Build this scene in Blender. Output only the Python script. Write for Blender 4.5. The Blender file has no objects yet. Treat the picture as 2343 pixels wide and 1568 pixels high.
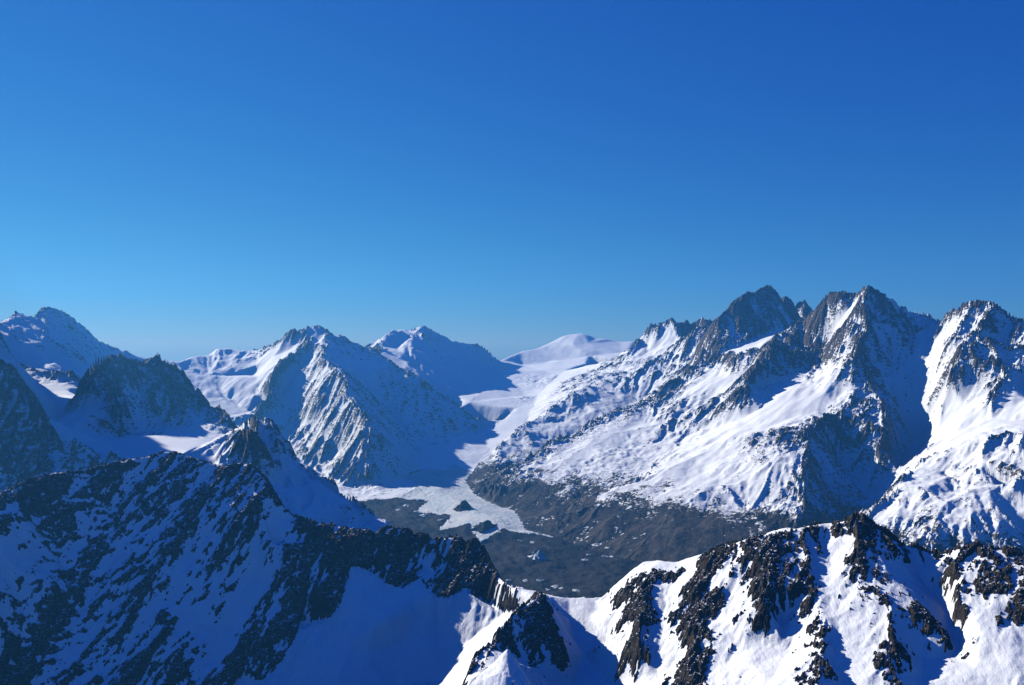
import bpy, math, time
import numpy as np
from mathutils import Vector
from mathutils.geometry import delaunay_2d_cdt

T0 = time.time()
HAZE = 3.0e-5
SKY_RGB = ((0.122, 1.66), (0.415, 1.14), (1.95, 0.47))
scn = bpy.context.scene
col = scn.collection

# ------------------------------------------------------------------ camera
ZC = 2400.0                 # flying height of the camera (metres above sea)
FPX, CX, CY = 2028.0, 1171.0, 784.0      # focal length and centre of the survey sketch (2342 x 1568)
cam = bpy.data.cameras.new('camera')
cam.sensor_width = 36.0
cam.lens = 36.0 * FPX / 2342.0
cam.clip_start = 1.0
cam.clip_end = 120000.0
camo = bpy.data.objects.new('camera', cam)
col.objects.link(camo)
camo.location = (0, 0, ZC)
camo.rotation_euler = (math.radians(90), 0, 0)
scn.camera = camo

# ------------------------------------------------------------------ sky, sun, exposure
SUN_EL = math.radians(26.8)
SUN_AHEAD = math.radians(37.0)       # the sun stands to the left, this far ahead of square-left
S = Vector((-math.cos(SUN_EL) * math.cos(SUN_AHEAD), math.cos(SUN_EL) * math.sin(SUN_AHEAD), math.sin(SUN_EL)))
world = bpy.data.worlds.new('World')
scn.world = world
world.use_nodes = True
wn = world.node_tree.nodes
wl = world.node_tree.links
sky = wn.new('ShaderNodeTexSky')
sky.sky_type = 'NISHITA'
sky.sun_disc = False
sky.sun_elevation = SUN_EL
sky.sun_rotation = math.atan2(S.x, S.y)
sky.altitude = 2400
sky.air_density = 1.0
sky.dust_density = 0.0
sky.ozone_density = 6.0
sep = wn.new('ShaderNodeSeparateColor')          # camera colour response: the deep blue of high mountain air
comb = wn.new('ShaderNodeCombineColor')
wl.new(sky.outputs[0], sep.inputs[0])
for ch, (gain, power) in enumerate(SKY_RGB):
    p_ = wn.new('ShaderNodeMath'); p_.operation = 'POWER'; p_.inputs[1].default_value = power
    m_ = wn.new('ShaderNodeMath'); m_.operation = 'MULTIPLY'; m_.inputs[1].default_value = gain
    wl.new(sep.outputs[ch], p_.inputs[0]); wl.new(p_.outputs[0], m_.inputs[0]); wl.new(m_.outputs[0], comb.inputs[ch])
bg = wn['Background']
wl.new(comb.outputs[0], bg.inputs[0])
bg.inputs[1].default_value = 0.078
sun = bpy.data.lights.new('sun', 'SUN')
sun.energy = 5.0
sun.angle = math.radians(0.53)
sun.color = (1.0, 0.955, 0.84)
suno = bpy.data.objects.new('sun', sun)
col.objects.link(suno)
suno.rotation_euler = S.to_track_quat('Z', 'Y').to_euler()
suno.location = (-3000, 1500, 6000)
scn.view_settings.view_transform = 'Standard'
scn.view_settings.look = 'None'
scn.view_settings.exposure = 0.55
scn.view_settings.gamma = 1.0
scn.view_settings.use_curve_mapping = False
scn.cycles.use_denoising = True
scn.render.filter_size = 1.0
scn.cycles.max_bounces = 6
scn.cycles.diffuse_bounces = 0
scn.cycles.volume_bounces = 0

# ------------------------------------------------------------------ noise
rng = np.random.default_rng(7)
GA = rng.random(1024).astype(np.float32) * 2 * np.pi
GX, GY = np.cos(GA), np.sin(GA)
U1 = rng.random(1024).astype(np.float32)
U2 = rng.random(1024).astype(np.float32)


def hsh(ix, iy, seed):
    h = (ix.astype(np.int64) * 374761393 + iy.astype(np.int64) * 668265263 + seed * 1442695041) & 0xffffffff
    h = ((h ^ (h >> 13)) * 1274126177) & 0xffffffff
    return (h ^ (h >> 16)) & 1023


def gn(x, y, seed):
    ix, iy = np.floor(x), np.floor(y)
    fx, fy = (x - ix).astype(np.float32), (y - iy).astype(np.float32)
    u = fx * fx * fx * (fx * (fx * 6 - 15) + 10)
    v = fy * fy * fy * (fy * (fy * 6 - 15) + 10)
    h = hsh(ix, iy, seed); a = GX[h] * fx + GY[h] * fy
    h = hsh(ix + 1, iy, seed); b = GX[h] * (fx - 1) + GY[h] * fy
    h = hsh(ix, iy + 1, seed); c = GX[h] * fx + GY[h] * (fy - 1)
    h = hsh(ix + 1, iy + 1, seed); d = GX[h] * (fx - 1) + GY[h] * (fy - 1)
    a = a + u * (b - a)
    c = c + u * (d - c)
    return (a + v * (c - a)) * 1.5


def fbm(x, y, lam, octs, seed, gain=0.5):
    s, a, t = 0, 1.0, 0
    for k in range(octs):
        s = s + a * gn(x / lam + 17.3 * k, y / lam - 9.1 * k, seed + k)
        t += a * a
        a *= gain
        lam *= 0.5
    return s / math.sqrt(t)


def ridged(x, y, lam, octs, seed, gain=0.5):
    s, a, t = 0, 1.0, 0
    for k in range(octs):
        s = s + a * (1 - 2.2 * np.abs(gn(x / lam + 5.7 * k, y / lam + 3.3 * k, seed + k)))
        t += a
        a *= gain
        lam *= 0.5
    return s / t


def gullies(x, y, gx, gy, lam, seed, freq=1.0):
    """stripes that run down the slope; returns height in about -1..1 and its gradient"""
    g = np.sqrt(gx * gx + gy * gy) + 1e-6
    tx, ty = -gy / g, gx / g
    px, py = x / lam, y / lam
    ix, iy = np.floor(px), np.floor(py)
    va = np.zeros_like(px); dv = np.zeros_like(px); wt = np.zeros_like(px)
    for i in (-1, 0, 1):
        for j in (-1, 0, 1):
            h = hsh(ix + i, iy + j, seed)
            qx = px - (ix + i + U1[h]); qy = py - (iy + j + U2[h])
            w = np.exp(-2.6 * (qx * qx + qy * qy))
            ph = (qx * tx + qy * ty) * (2 * np.pi * freq)
            va += w * np.cos(ph); dv -= w * np.sin(ph); wt += w
    va /= wt; dv /= wt
    k = 2 * np.pi * freq / lam
    return va, dv * k * tx, dv * k * ty


def sstep(a, b, x):
    t = np.clip((x - a) / (b - a), 0, 1)
    return t * t * (3 - 2 * t)


def blur(a, n):
    for _ in range(n):
        for ax in (0, 1):
            b = np.moveaxis(a, ax, 0)
            c = b.copy()
            c[1:-1] = 0.25 * b[:-2] + 0.5 * b[1:-1] + 0.25 * b[2:]
            a = np.moveaxis(c, 0, ax)
    return a


# ------------------------------------------------------------------ surveyed points -> faceted base terrain
class Base:
    def __init__(self):
        self.v, self.at, self.own, self.ed, self.key = [], [], [], [], {}

    def pt(self, x, y, z, owner, r, e):
        k = (round(x), round(y))
        if k in self.key:
            return self.key[k]
        self.key[k] = len(self.v)
        self.v.append((x, y, z)); self.at.append((r, e)); self.own.append(owner)
        return self.key[k]

    def chain(self, owner, r, e, pts, dz=0.0, link=True, back=None, bowner=None, bslope=1.0, br=None):
        last = None
        bl = None
        for p in pts:
            px, py, d = p[:3]
            rr = p[3] if len(p) > 3 else r
            x, z = (px - CX) / FPX * d, -(py - CY) / FPX * d + dz
            i = self.pt(x, d, z, owner, rr, e)
            if link and last is not None and last != i:
                self.ed.append((last, i))
            last = i
            if back:
                b = self.pt(x * (1 + back / d * 0.6), d + back, z - back * bslope, bowner or owner, rr if br is None else br, e)
                if bl is not None and bl != b:
                    self.ed.append((bl, b))
                bl = b

    def raw(self, owner, r, e, pts, link=False):
        last = None
        for x, y, z in pts:
            i = self.pt(x, y, z, owner, r, e)
            if link and last is not None:
                self.ed.append((last, i))
            last = i

    def raster(self, cell, low, names):
        v2 = [Vector((p[0], p[1])) for p in self.v]
        ov, oe, of, ovo, oeo, ofo = delaunay_2d_cdt(v2, self.ed, [], 0, 1e-3)
        n = len(ov)
        z = np.zeros(n); at = np.zeros((n, 2)); own = [None] * n
        inc = {}
        for ei, (a, b) in enumerate(oe):
            for q in (a, b):
                inc.setdefault(q, []).extend(oeo[ei])
        nx = 0
        for i in range(n):
            o = ovo[i]
            if o:
                z[i] = self.v[o[0]][2]; at[i] = self.at[o[0]]; own[i] = self.own[o[0]]
            else:
                nx += 1
                best = None
                for e in set(inc.get(i, [])):
                    if e >= len(self.ed):
                        continue
                    a, b = self.ed[e]
                    A, B = self.v[a], self.v[b]
                    L = math.dist(A[:2], B[:2]); t = math.dist(A[:2], (ov[i].x, ov[i].y)) / max(L, 1e-6)
                    zz = A[2] + (B[2] - A[2]) * t
                    if best is None or zz > best[0]:
                        best = (zz, a)
                z[i] = best[0]; at[i] = self.at[best[1]]; own[i] = self.own[best[1]]
                print('crossing at', round(ov[i].x), round(ov[i].y), own[i])
        X = np.array([[p.x, p.y] for p in ov])
        self.x0, self.y0 = X.min(0)
        self.cell = cell
        W = int((X[:, 0].max() - self.x0) / cell) + 2
        Hh = int((X[:, 1].max() - self.y0) / cell) + 2
        Z = np.full((Hh, W), np.nan); R = np.zeros((Hh, W)); E = np.zeros((Hh, W)); O = np.full((Hh, W), -1, np.int16)
        for f in of:
            for k in range(1, len(f) - 1):
                t = [f[0], f[k], f[k + 1]]
                P = X[t]
                a = (P.min(0) - (self.x0, self.y0)) / cell
                b = (P.max(0) - (self.x0, self.y0)) / cell
                c0, r0 = np.maximum(np.floor(a).astype(int) - 1, 0)
                c1, r1 = np.ceil(b).astype(int) + 2
                xx = self.x0 + np.arange(c0, min(c1, W)) * cell
                yy = self.y0 + np.arange(r0, min(r1, Hh)) * cell
                gx, gy = np.meshgrid(xx, yy)
                det = (P[1, 1] - P[2, 1]) * (P[0, 0] - P[2, 0]) + (P[2, 0] - P[1, 0]) * (P[0, 1] - P[2, 1])
                if abs(det) < 1e-3:
                    continue
                l0 = ((P[1, 1] - P[2, 1]) * (gx - P[2, 0]) + (P[2, 0] - P[1, 0]) * (gy - P[2, 1])) / det
                l1 = ((P[2, 1] - P[0, 1]) * (gx - P[2, 0]) + (P[0, 0] - P[2, 0]) * (gy - P[2, 1])) / det
                l2 = 1 - l0 - l1
                m = (l0 >= -1e-6) & (l1 >= -1e-6) & (l2 >= -1e-6)
                sl = (slice(r0, r0 + len(yy)), slice(c0, c0 + len(xx)))
                Z[sl][m] = (l0 * z[t[0]] + l1 * z[t[1]] + l2 * z[t[2]])[m]
                R[sl][m] = (l0 * at[t[0], 0] + l1 * at[t[1], 0] + l2 * at[t[2], 0])[m]
                E[sl][m] = (l0 * at[t[0], 1] + l1 * at[t[1], 1] + l2 * at[t[2], 1])[m]
                os_ = [own[q] for q in t]
                hi = [q for q in os_ if q not in low]
                if hi:
                    pick = max(set(hi), key=lambda q: (hi.count(q), q))
                else:
                    pick = max(set(os_), key=lambda q: (os_.count(q), q))
                O[sl][m] = names.index(pick)
        bad = np.isnan(Z)
        Z[bad] = np.nanmin(Z)
        self.Z, self.R, self.E, self.O = Z, R, E, O
        print('base', len(of), 'facets', Z.shape, 'crossings', nx, round(time.time() - T0, 1))

    def sample(self, A, x, y):
        u = np.clip((x - self.x0) / self.cell, 0, A.shape[1] - 1.001)
        v = np.clip((y - self.y0) / self.cell, 0, A.shape[0] - 1.001)
        i, j = u.astype(np.int32), v.astype(np.int32)
        f, g = u - i, v - j
        return (A[j, i] * (1 - f) + A[j, i + 1] * f) * (1 - g) + (A[j + 1, i] * (1 - f) + A[j + 1, i + 1] * f) * g

    def owner(self, x, y):
        u = np.clip(np.rint((x - self.x0) / self.cell).astype(np.int32), 0, self.O.shape[1] - 1)
        v = np.clip(np.rint((y - self.y0) / self.cell).astype(np.int32), 0, self.O.shape[0] - 1)
        return self.O[v, u]


def fan(us, y0, y1, nv):
    """sample points whose spacing grows with distance"""
    U, V = np.meshgrid(us, np.linspace(math.log(y0), math.log(y1), nv))
    Y = np.exp(V)
    return U, V, U * Y, Y


def fgrad(H, U, V, X, Y):
    Hv, Hu = np.gradient(H, V[:, 0], U[0])
    hx = Hu / Y
    hy = (Hv - hx * X) / Y
    return hx, hy


# ------------------------------------------------------------------ materials
def mat(name):
    m = bpy.data.materials.new(name)
    m.use_nodes = True
    nt = m.node_tree
    return m, nt.nodes, nt.links, nt.nodes['Principled BSDF']


def nnoise(n, l, vec, scale, detail=6, rough=0.6):
    t = n.new('ShaderNodeTexNoise')
    t.inputs['Scale'].default_value = scale
    t.inputs['Detail'].default_value = detail
    t.inputs['Roughness'].default_value = rough
    l.new(vec, t.inputs['Vector'])
    return t.outputs['Fac']


def nmath(n, l, op, a, b=None, c=None):
    t = n.new('ShaderNodeMath')
    t.operation = op
    for i, q in enumerate((a, b, c)):
        if q is None:
            continue
        if isinstance(q, (int, float)):
            t.inputs[i].default_value = q
        else:
            l.new(q, t.inputs[i])
    return t.outputs[0]


def nramp(n, l, fac, a, b, lo=0.0, hi=1.0):
    t = n.new('ShaderNodeMapRange')
    t.interpolation_type = 'SMOOTHSTEP'
    l.new(fac, t.inputs['Value'])
    t.inputs['From Min'].default_value = a
    t.inputs['From Max'].default_value = b
    t.inputs['To Min'].default_value = lo
    t.inputs['To Max'].default_value = hi
    return t.outputs['Result']


def nmix(n, l, fac, a, b):
    t = n.new('ShaderNodeMix')
    t.data_type = 'RGBA'
    if isinstance(fac, (int, float)):
        t.inputs[0].default_value = fac
    else:
        l.new(fac, t.inputs[0])
    for i, q in ((6, a), (7, b)):
        if isinstance(q, tuple):
            t.inputs[i].default_value = (*q, 1)
        else:
            l.new(q, t.inputs[i])
    return t.outputs[2]


def nbump(n, l, h, dist, strength, normal=None):
    t = n.new('ShaderNodeBump')
    t.inputs['Strength'].default_value = strength
    t.inputs['Distance'].default_value = dist
    l.new(h, t.inputs['Height'])
    if normal is not None:
        l.new(normal, t.inputs['Normal'])
    return t.outputs[0]


SNOW = (0.86, 0.88, 0.91)
SNOW2 = (0.80, 0.83, 0.88)
ROCK1 = (0.022, 0.019, 0.016)
ROCK2 = (0.078, 0.064, 0.050)


def pos(n):
    return n.new('ShaderNodeNewGeometry').outputs


def snow_material(name, s, bump=0.75):
    m, n, l, b = mat(name)
    g = pos(n)
    big = nnoise(n, l, g['Position'], 0.02 * s, 4)
    fine = nnoise(n, l, g['Position'], 0.28 * s, 8, 0.62)
    mp = n.new('ShaderNodeMapping')
    mp.inputs['Scale'].default_value = (1.6, 0.5, 1)
    l.new(g['Position'], mp.inputs['Vector'])
    wind = nnoise(n, l, mp.outputs[0], 0.08 * s, 6, 0.6)
    l.new(nmix(n, l, nramp(n, l, big, 0.35, 0.7), SNOW, SNOW2), b.inputs['Base Color'])
    b.inputs['Roughness'].default_value = 0.55
    b.inputs['Specular IOR Level'].default_value = 0.25
    h = nmath(n, l, 'ADD', nmath(n, l, 'MULTIPLY', fine, 0.45), nmath(n, l, 'MULTIPLY', wind, 1.3))
    l.new(nbump(n, l, h, 1.8 / s, bump), b.inputs['Normal'])
    return m


def rock_material(name, s):
    m, n, l, b = mat(name)
    g = pos(n)
    big = nnoise(n, l, g['Position'], 0.03 * s, 5)
    fine = nnoise(n, l, g['Position'], 0.35 * s, 8, 0.7)
    mp = n.new('ShaderNodeMapping')
    mp.inputs['Rotation'].default_value = (0.35, 0.5, 0.2)
    mp.inputs['Scale'].default_value = (0.35, 0.35, 2.2)
    l.new(g['Position'], mp.inputs['Vector'])
    bed = nnoise(n, l, mp.outputs[0], 0.16 * s, 7, 0.65)
    c = nmix(n, l, nramp(n, l, nmath(n, l, 'ADD', nmath(n, l, 'MULTIPLY', big, 0.5), nmath(n, l, 'MULTIPLY', bed, 0.5)), 0.36, 0.64), ROCK1, ROCK2)
    up = n.new('ShaderNodeSeparateXYZ')
    l.new(g['True Normal'], up.inputs[0])
    dust = nmath(n, l, 'ADD', up.outputs[2], nmath(n, l, 'MULTIPLY', nmath(n, l, 'SUBTRACT', fine, 0.5), 1.5))
    dust = nmath(n, l, 'ADD', dust, nmath(n, l, 'MULTIPLY', nmath(n, l, 'SUBTRACT', bed, 0.5), 1.6))
    c = nmix(n, l, nramp(n, l, dust, 0.86, 0.95), c, SNOW)
    l.new(c, b.inputs['Base Color'])
    b.inputs['Roughness'].default_value = 0.95
    b.inputs['Specular IOR Level'].default_value = 0.02
    h = nmath(n, l, 'ADD', nmath(n, l, 'MULTIPLY', fine, 0.6), bed)
    l.new(nbump(n, l, h, 4.0 / s, 0.9), b.inputs['Normal'])
    return m


def terrain_material(name):
    """snow on rock; attribute rock = how far the rock stands clear of the snow, bare = thaw of the lower slopes"""
    m, n, l, b = mat(name)
    g = pos(n)
    a = n.new('ShaderNodeAttribute'); a.attribute_name = 'rock'
    bb = n.new('ShaderNodeAttribute'); bb.attribute_name = 'bare'
    fine = nnoise(n, l, g['Position'], 0.05, 8, 0.72)
    big = nnoise(n, l, g['Position'], 0.006, 5)
    mp = n.new('ShaderNodeMapping')
    mp.inputs['Rotation'].default_value = (0.3, 0.45, 0.3)
    mp.inputs['Scale'].default_value = (0.5, 0.5, 2.0)
    l.new(g['Position'], mp.inputs['Vector'])
    bed = nnoise(n, l, mp.outputs[0], 0.03, 7, 0.65)
    e = nmath(n, l, 'ADD', a.outputs['Fac'], nmath(n, l, 'MULTIPLY', nmath(n, l, 'SUBTRACT', fine, 0.5), 1.7))
    e = nmath(n, l, 'ADD', e, nmath(n, l, 'MULTIPLY', nmath(n, l, 'SUBTRACT', bed, 0.5), 1.0))
    mk = nramp(n, l, e, -0.03, 0.06)
    rockc = nmix(n, l, nramp(n, l, bed, 0.38, 0.62), (0.036, 0.030, 0.025), (0.105, 0.084, 0.064))
    mid = nnoise(n, l, g['Position'], 0.02, 6, 0.7)
    screec = nmix(n, l, nramp(n, l, nmath(n, l, 'ADD', nmath(n, l, 'MULTIPLY', big, 0.6), nmath(n, l, 'MULTIPLY', mid, 0.4)), 0.40, 0.60), (0.008, 0.008, 0.009), (0.036, 0.030, 0.022))
    sk = n.new('ShaderNodeAttribute'); sk.attribute_name = 'streak'
    screec = nmix(n, l, nramp(n, l, nmath(n, l, 'ADD', sk.outputs['Fac'], nmath(n, l, 'MULTIPLY', nmath(n, l, 'SUBTRACT', mid, 0.5), 0.8)), 0.42, 0.85, 0.0, 0.9), screec, (0.085, 0.070, 0.052))
    c0 = nmix(n, l, nramp(n, l, bb.outputs['Fac'], 0.2, 0.6), rockc, screec)
    c = nmix(n, l, mk, SNOW, c0)
    l.new(c, b.inputs['Base Color'])
    b.inputs['Roughness'].default_value = 0.8
    b.inputs['Specular IOR Level'].default_value = 0.15
    h = nmath(n, l, 'ADD', nmath(n, l, 'MULTIPLY', fine, 0.7), bed)
    st = nramp(n, l, e, -0.25, 0.1, 0.12, 0.9)
    t = n.new('ShaderNodeBump')
    t.inputs['Distance'].default_value = 20.0
    l.new(st, t.inputs['Strength']); l.new(h, t.inputs['Height'])
    l.new(t.outputs[0], b.inputs['Normal'])
    return m


def moraine_material(name):
    m, n, l, b = mat(name)
    g = pos(n)
    a = n.new('ShaderNodeAttribute'); a.attribute_name = 'rock'
    fine = nnoise(n, l, g['Position'], 0.06, 9, 0.7)
    big = nnoise(n, l, g['Position'], 0.004, 6, 0.6)
    mid = nnoise(n, l, g['Position'], 0.018, 6, 0.65)
    c = nmix(n, l, nramp(n, l, big, 0.35, 0.65), (0.007, 0.007, 0.008), (0.024, 0.023, 0.022))
    c = nmix(n, l, nramp(n, l, fine, 0.45, 0.7), c, (0.045, 0.043, 0.041))
    # snow lying in hollows, more of it up the valley (attribute)
    e = nmath(n, l, 'ADD', a.outputs['Fac'], nmath(n, l, 'MULTIPLY', nmath(n, l, 'SUBTRACT', mid, 0.5), 1.0))
    e = nmath(n, l, 'ADD', e, nmath(n, l, 'MULTIPLY', nmath(n, l, 'SUBTRACT', fine, 0.5), 0.9))
    c = nmix(n, l, nramp(n, l, e, 0.06, -0.06), c, (0.7, 0.72, 0.75))
    l.new(c, b.inputs['Base Color'])
    b.inputs['Roughness'].default_value = 0.9
    b.inputs['Specular IOR Level'].default_value = 0.1
    h = nmath(n, l, 'ADD', nmath(n, l, 'MULTIPLY', fine, 0.6), mid)
    l.new(nbump(n, l, h, 14, 0.9), b.inputs['Normal'])
    return m


def ice_material(name):
    m, n, l, b = mat(name)
    g = pos(n)
    a = n.new('ShaderNodeAttribute'); a.attribute_name = 'rock'
    fine = nnoise(n, l, g['Position'], 0.09, 8, 0.75)
    mid = nnoise(n, l, g['Position'], 0.006, 5, 0.6)
    mp = n.new('ShaderNodeMapping')
    mp.inputs['Rotation'].default_value = (0, 0, 0.45)
    mp.inputs['Scale'].default_value = (0.45, 1.3, 1)
    l.new(g['Position'], mp.inputs['Vector'])
    crev = nnoise(n, l, mp.outputs[0], 0.03, 8, 0.7)
    c = nmix(n, l, nramp(n, l, mid, 0.38, 0.62), (0.88, 0.90, 0.91), (0.70, 0.79, 0.83))
    c = nmix(n, l, nramp(n, l, crev, 0.57, 0.72), c, (0.42, 0.60, 0.70))
    c = nmix(n, l, nramp(n, l, nmath(n, l, 'ADD', a.outputs['Fac'], nmath(n, l, 'MULTIPLY', nmath(n, l, 'SUBTRACT', fine, 0.5), 0.9)), -0.02, 0.1), c, (0.14, 0.13, 0.12))
    l.new(c, b.inputs['Base Color'])
    b.inputs['Roughness'].default_value = 0.6
    b.inputs['Specular IOR Level'].default_value = 0.25
    l.new(nbump(n, l, nmath(n, l, 'SUBTRACT', fine, crev), 22, 0.9), b.inputs['Normal'])
    return m


M_TERR = terrain_material('snow_and_rock')
M_MOR = moraine_material('moraine_rubble')
M_ICE = ice_material('glacier_ice')
M_SNOW = snow_material('snow', 1.0)
M_ROCK = rock_material('rock', 1.0)
M_GSNOW = snow_material('glacier_snow', 0.2, 0.28)


def link_mesh(name, V, F, m, attrs=None, origin=None, smooth=True, parent=None, flat=None):
    me = bpy.data.meshes.new(name)
    o = np.array(origin if origin is not None else (0, 0, 0), dtype=np.float64)
    V = (V - o).astype(np.float32)
    F = np.asarray(F, dtype=np.int32)
    k = F.shape[1]
    me.vertices.add(len(V)); me.vertices.foreach_set('co', V.ravel())
    me.loops.add(F.size); me.loops.foreach_set('vertex_index', F.ravel())
    me.polygons.add(len(F))
    me.polygons.foreach_set('loop_start', np.arange(0, F.size, k, dtype=np.int32))
    me.polygons.foreach_set('loop_total', np.full(len(F), k, dtype=np.int32))
    me.polygons.foreach_set('use_smooth', np.full(len(F), smooth, dtype=bool) if flat is None else ~flat)
    for nm, arr in (attrs or {}).items():
        at = me.attributes.new(nm, 'FLOAT', 'POINT')
        at.data.foreach_set('value', arr.astype(np.float32))
    me.update(calc_edges=True)
    me.materials.append(m)
    ob = bpy.data.objects.new(name, me)
    col.objects.link(ob)
    if parent is not None:
        ob.parent = parent
        ob.location = Vector(o) - parent.location
    else:
        ob.location = o
    return ob


def quads(nv, nu):
    i = np.arange(nv * nu, dtype=np.int32).reshape(nv, nu)
    return np.stack([i[:-1, :-1], i[:-1, 1:], i[1:, 1:], i[1:, :-1]], -1).reshape(-1, 4)


def compact(V, F, attrs=None):
    used, inv = np.unique(F.ravel(), return_inverse=True)
    return V[used], inv.reshape(F.shape), {k: a[used] for k, a in (attrs or {}).items()}


def tag(o, label, cat, kind=None, group=None):
    o['label'] = label
    o['category'] = cat
    if kind:
        o['kind'] = kind
    if group:
        o['group'] = group



# ================================================================== FAR TERRAIN (3 km and beyond)
FAR = ['west', 'crag', 'basin', 'spur', 'shadow', 'hidden', 'central', 'twin', 'dome', 'upper', 'tongue', 'moraine',
       'north', 'pyramid', 'horn', 'main', 'east', 'fin', 'shoulder', 'knoll', 'apron', 'foothill']
LOW = {'basin', 'upper', 'tongue', 'moraine'}
B = Base()
c = B.chain
# --- far west snow mountain
c('west', .42, .6, [(-300, 790, 7000), (-150, 775, 7400), (-60, 752, 7900), (0, 738, 8400), (15, 724, 8550), (35, 717, 8700), (50, 722, 8750), (65, 738, 8800),
  (80, 722, 8900), (92, 703, 9000), (120, 704, 9150), (150, 714, 9300), (163, 724, 9400), (175, 741, 9500), (195, 760, 9650), (215, 775, 9800), (233, 785, 9900), (240, 796, 10000),
  (262, 813, 10200), (300, 850, 10500), (360, 900, 10600)], back=1500, bslope=.5)
c('west', .35, .6, [(92, 703, 9000), (104, 735, 8750), (112, 752, 8600), (100, 790, 8250)])
c('west', .5, .6, [(163, 724, 9400), (172, 780, 8900), (182, 820, 8500)])
c('west', .12, .4, [(20, 790, 7900), (60, 800, 8000), (140, 820, 8250), (220, 850, 8600)], link=False)
c('west', .65, .8, [(-250, 800, 7300), (-60, 812, 7250), (17, 826, 7150), (49, 838, 7050), (84, 850, 6950), (124, 878, 6800), (138, 868, 6820), (150, 856, 6850), (174, 876, 6800), (192, 892, 6700)], back=350, bslope=.25, br=.05)
c('basin', .05, .15, [(0, 888, 6550), (50, 886, 6600), (84, 885, 6600), (124, 896, 6500), (160, 893, 6560), (190, 905, 6450)])
c('basin', 0, .05, [(60, 918, 6250), (101, 930, 6000), (150, 903, 6380), (171, 911, 6120), (140, 940, 5850), (153, 957, 5620), (100, 980, 5200), (160, 985, 5150), (230, 1008, 4950),
  (350, 1030, 4700), (200, 1030, 4500), (300, 1050, 4300), (400, 1045, 4400), (500, 1040, 4500), (540, 1045, 4250), (20, 1000, 4900), (127, 1030, 4500), (434, 1031, 4850), (60, 1040, 4300)], link=False)
c('basin', 0, .1, [(300, 1110, 3700), (450, 1110, 3650), (560, 1090, 3800)], link=False)
# --- dark crag peak
c('crag', .85, .9, [(178, 905, 5650), (185, 885, 5600), (202, 865, 5620), (228, 836, 5680), (249, 821, 5720), (275, 813, 5800), (288, 817, 5840), (302, 829, 5880), (324, 823, 5930),
  (345, 821, 5990), (359, 818, 6030), (376, 827, 6060), (396, 840, 6090), (419, 856, 6080), (432, 872, 6050), (445, 894, 6000), (477, 926, 5850), (509, 949, 5700), (535, 978, 5500), (556, 1012, 5250)],
  back=900, bslope=.6)
c('crag', .8, .9, [(275, 813, 5800), (262, 880, 5600), (272, 1004, 5300)])
c('crag', .8, .9, [(359, 818, 6030), (385, 880, 5850), (400, 930, 5700), (405, 972, 5550)])
c('crag', .55, .6, [(324, 900, 5750), (333, 950, 5600)], link=False)
c('crag', .3, .5, [(178, 905, 5650), (184, 930, 5480), (194, 955, 5350), (220, 946, 5400), (246, 940, 5450), (272, 1004, 5300), (300, 985, 5400), (333, 991, 5450), (370, 962, 5600), (405, 972, 5550), (440, 965, 5550), (477, 986, 5400), (520, 1012, 5150), (556, 1012, 5250)])
# --- west spur ridge (dark, left edge); unseen upper part raised to cast shade
c('spur', .6, .9, [(-800, 380, 5400), (-550, 340, 5250), (-300, 370, 5050), (-180, 500, 4750), (-100, 670, 4450), (-40, 792, 4150), (0, 845, 4020), (29, 868, 3950), (58, 894, 3900), (84, 923, 3850), (100, 955, 3800), (116, 984, 3750), (127, 1015, 3680)], back=550, bslope=.55, br=.2)
c('spur', .5, .8, [(127, 1015, 3680), (121, 1024, 3600), (145, 1027, 3560), (174, 1033, 3520), (208, 1044, 3480), (231, 1062, 3430), (262, 1092, 3350)], back=320, bslope=.75, br=.15)
c('spur', .85, .9, [(127, 1015, 3680), (100, 1022, 3600), (70, 1010, 3640), (20, 1000, 3680), (-80, 980, 3750)], link=False)
c('spur', .75, .9, [(110, 1060, 3500), (125, 1090, 3420)], link=False)
c('spur', .5, .7, [(-300, 1160, 3450), (-100, 1150, 3450), (0, 1145, 3430), (80, 1125, 3360), (150, 1115, 3340), (210, 1110, 3320), (280, 1125, 3220)])
c('spur', .5, .9, [(-300, 370, 5050), (-235, 370, 5700), (-190, 400, 6300), (-180, 480, 7000)])  # added unseen ridge beyond the left edge, blocks the sun over the basin
# --- shadowed ridge behind the near ridge
c('shadow', .35, .7, [(540, 990, 4150), (556, 976, 4000), (570, 966, 3940), (588, 959, 3900), (600, 962, 3890), (611, 973, 3880), (622, 985, 3870), (643, 1005, 3850), (660, 1028, 3830), (680, 1049, 3800), (698, 1069, 3780),
  (730, 1092, 3750), (761, 1112, 3700), (782, 1126, 3680), (820, 1149, 3620), (854, 1176, 3560), (882, 1190, 3500), (930, 1230, 3420), (1000, 1300, 3300)], back=620, bslope=.95, br=.4)
c('shadow', .75, .9, [(570, 966, 3940), (562, 1000, 3720), (551, 994, 3640), (543, 1012, 3610), (528, 1045, 3570)])
c('shadow', .7, .9, [(551, 994, 3640), (566, 1025, 3590), (582, 1048, 3560)])
c('shadow', .2, .6, [(505, 1060, 3560), (550, 1090, 3500), (600, 1110, 3560), (650, 1185, 3420), (715, 1270, 3320), (790, 1270, 3320), (850, 1265, 3280), (920, 1270, 3270)])
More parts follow.
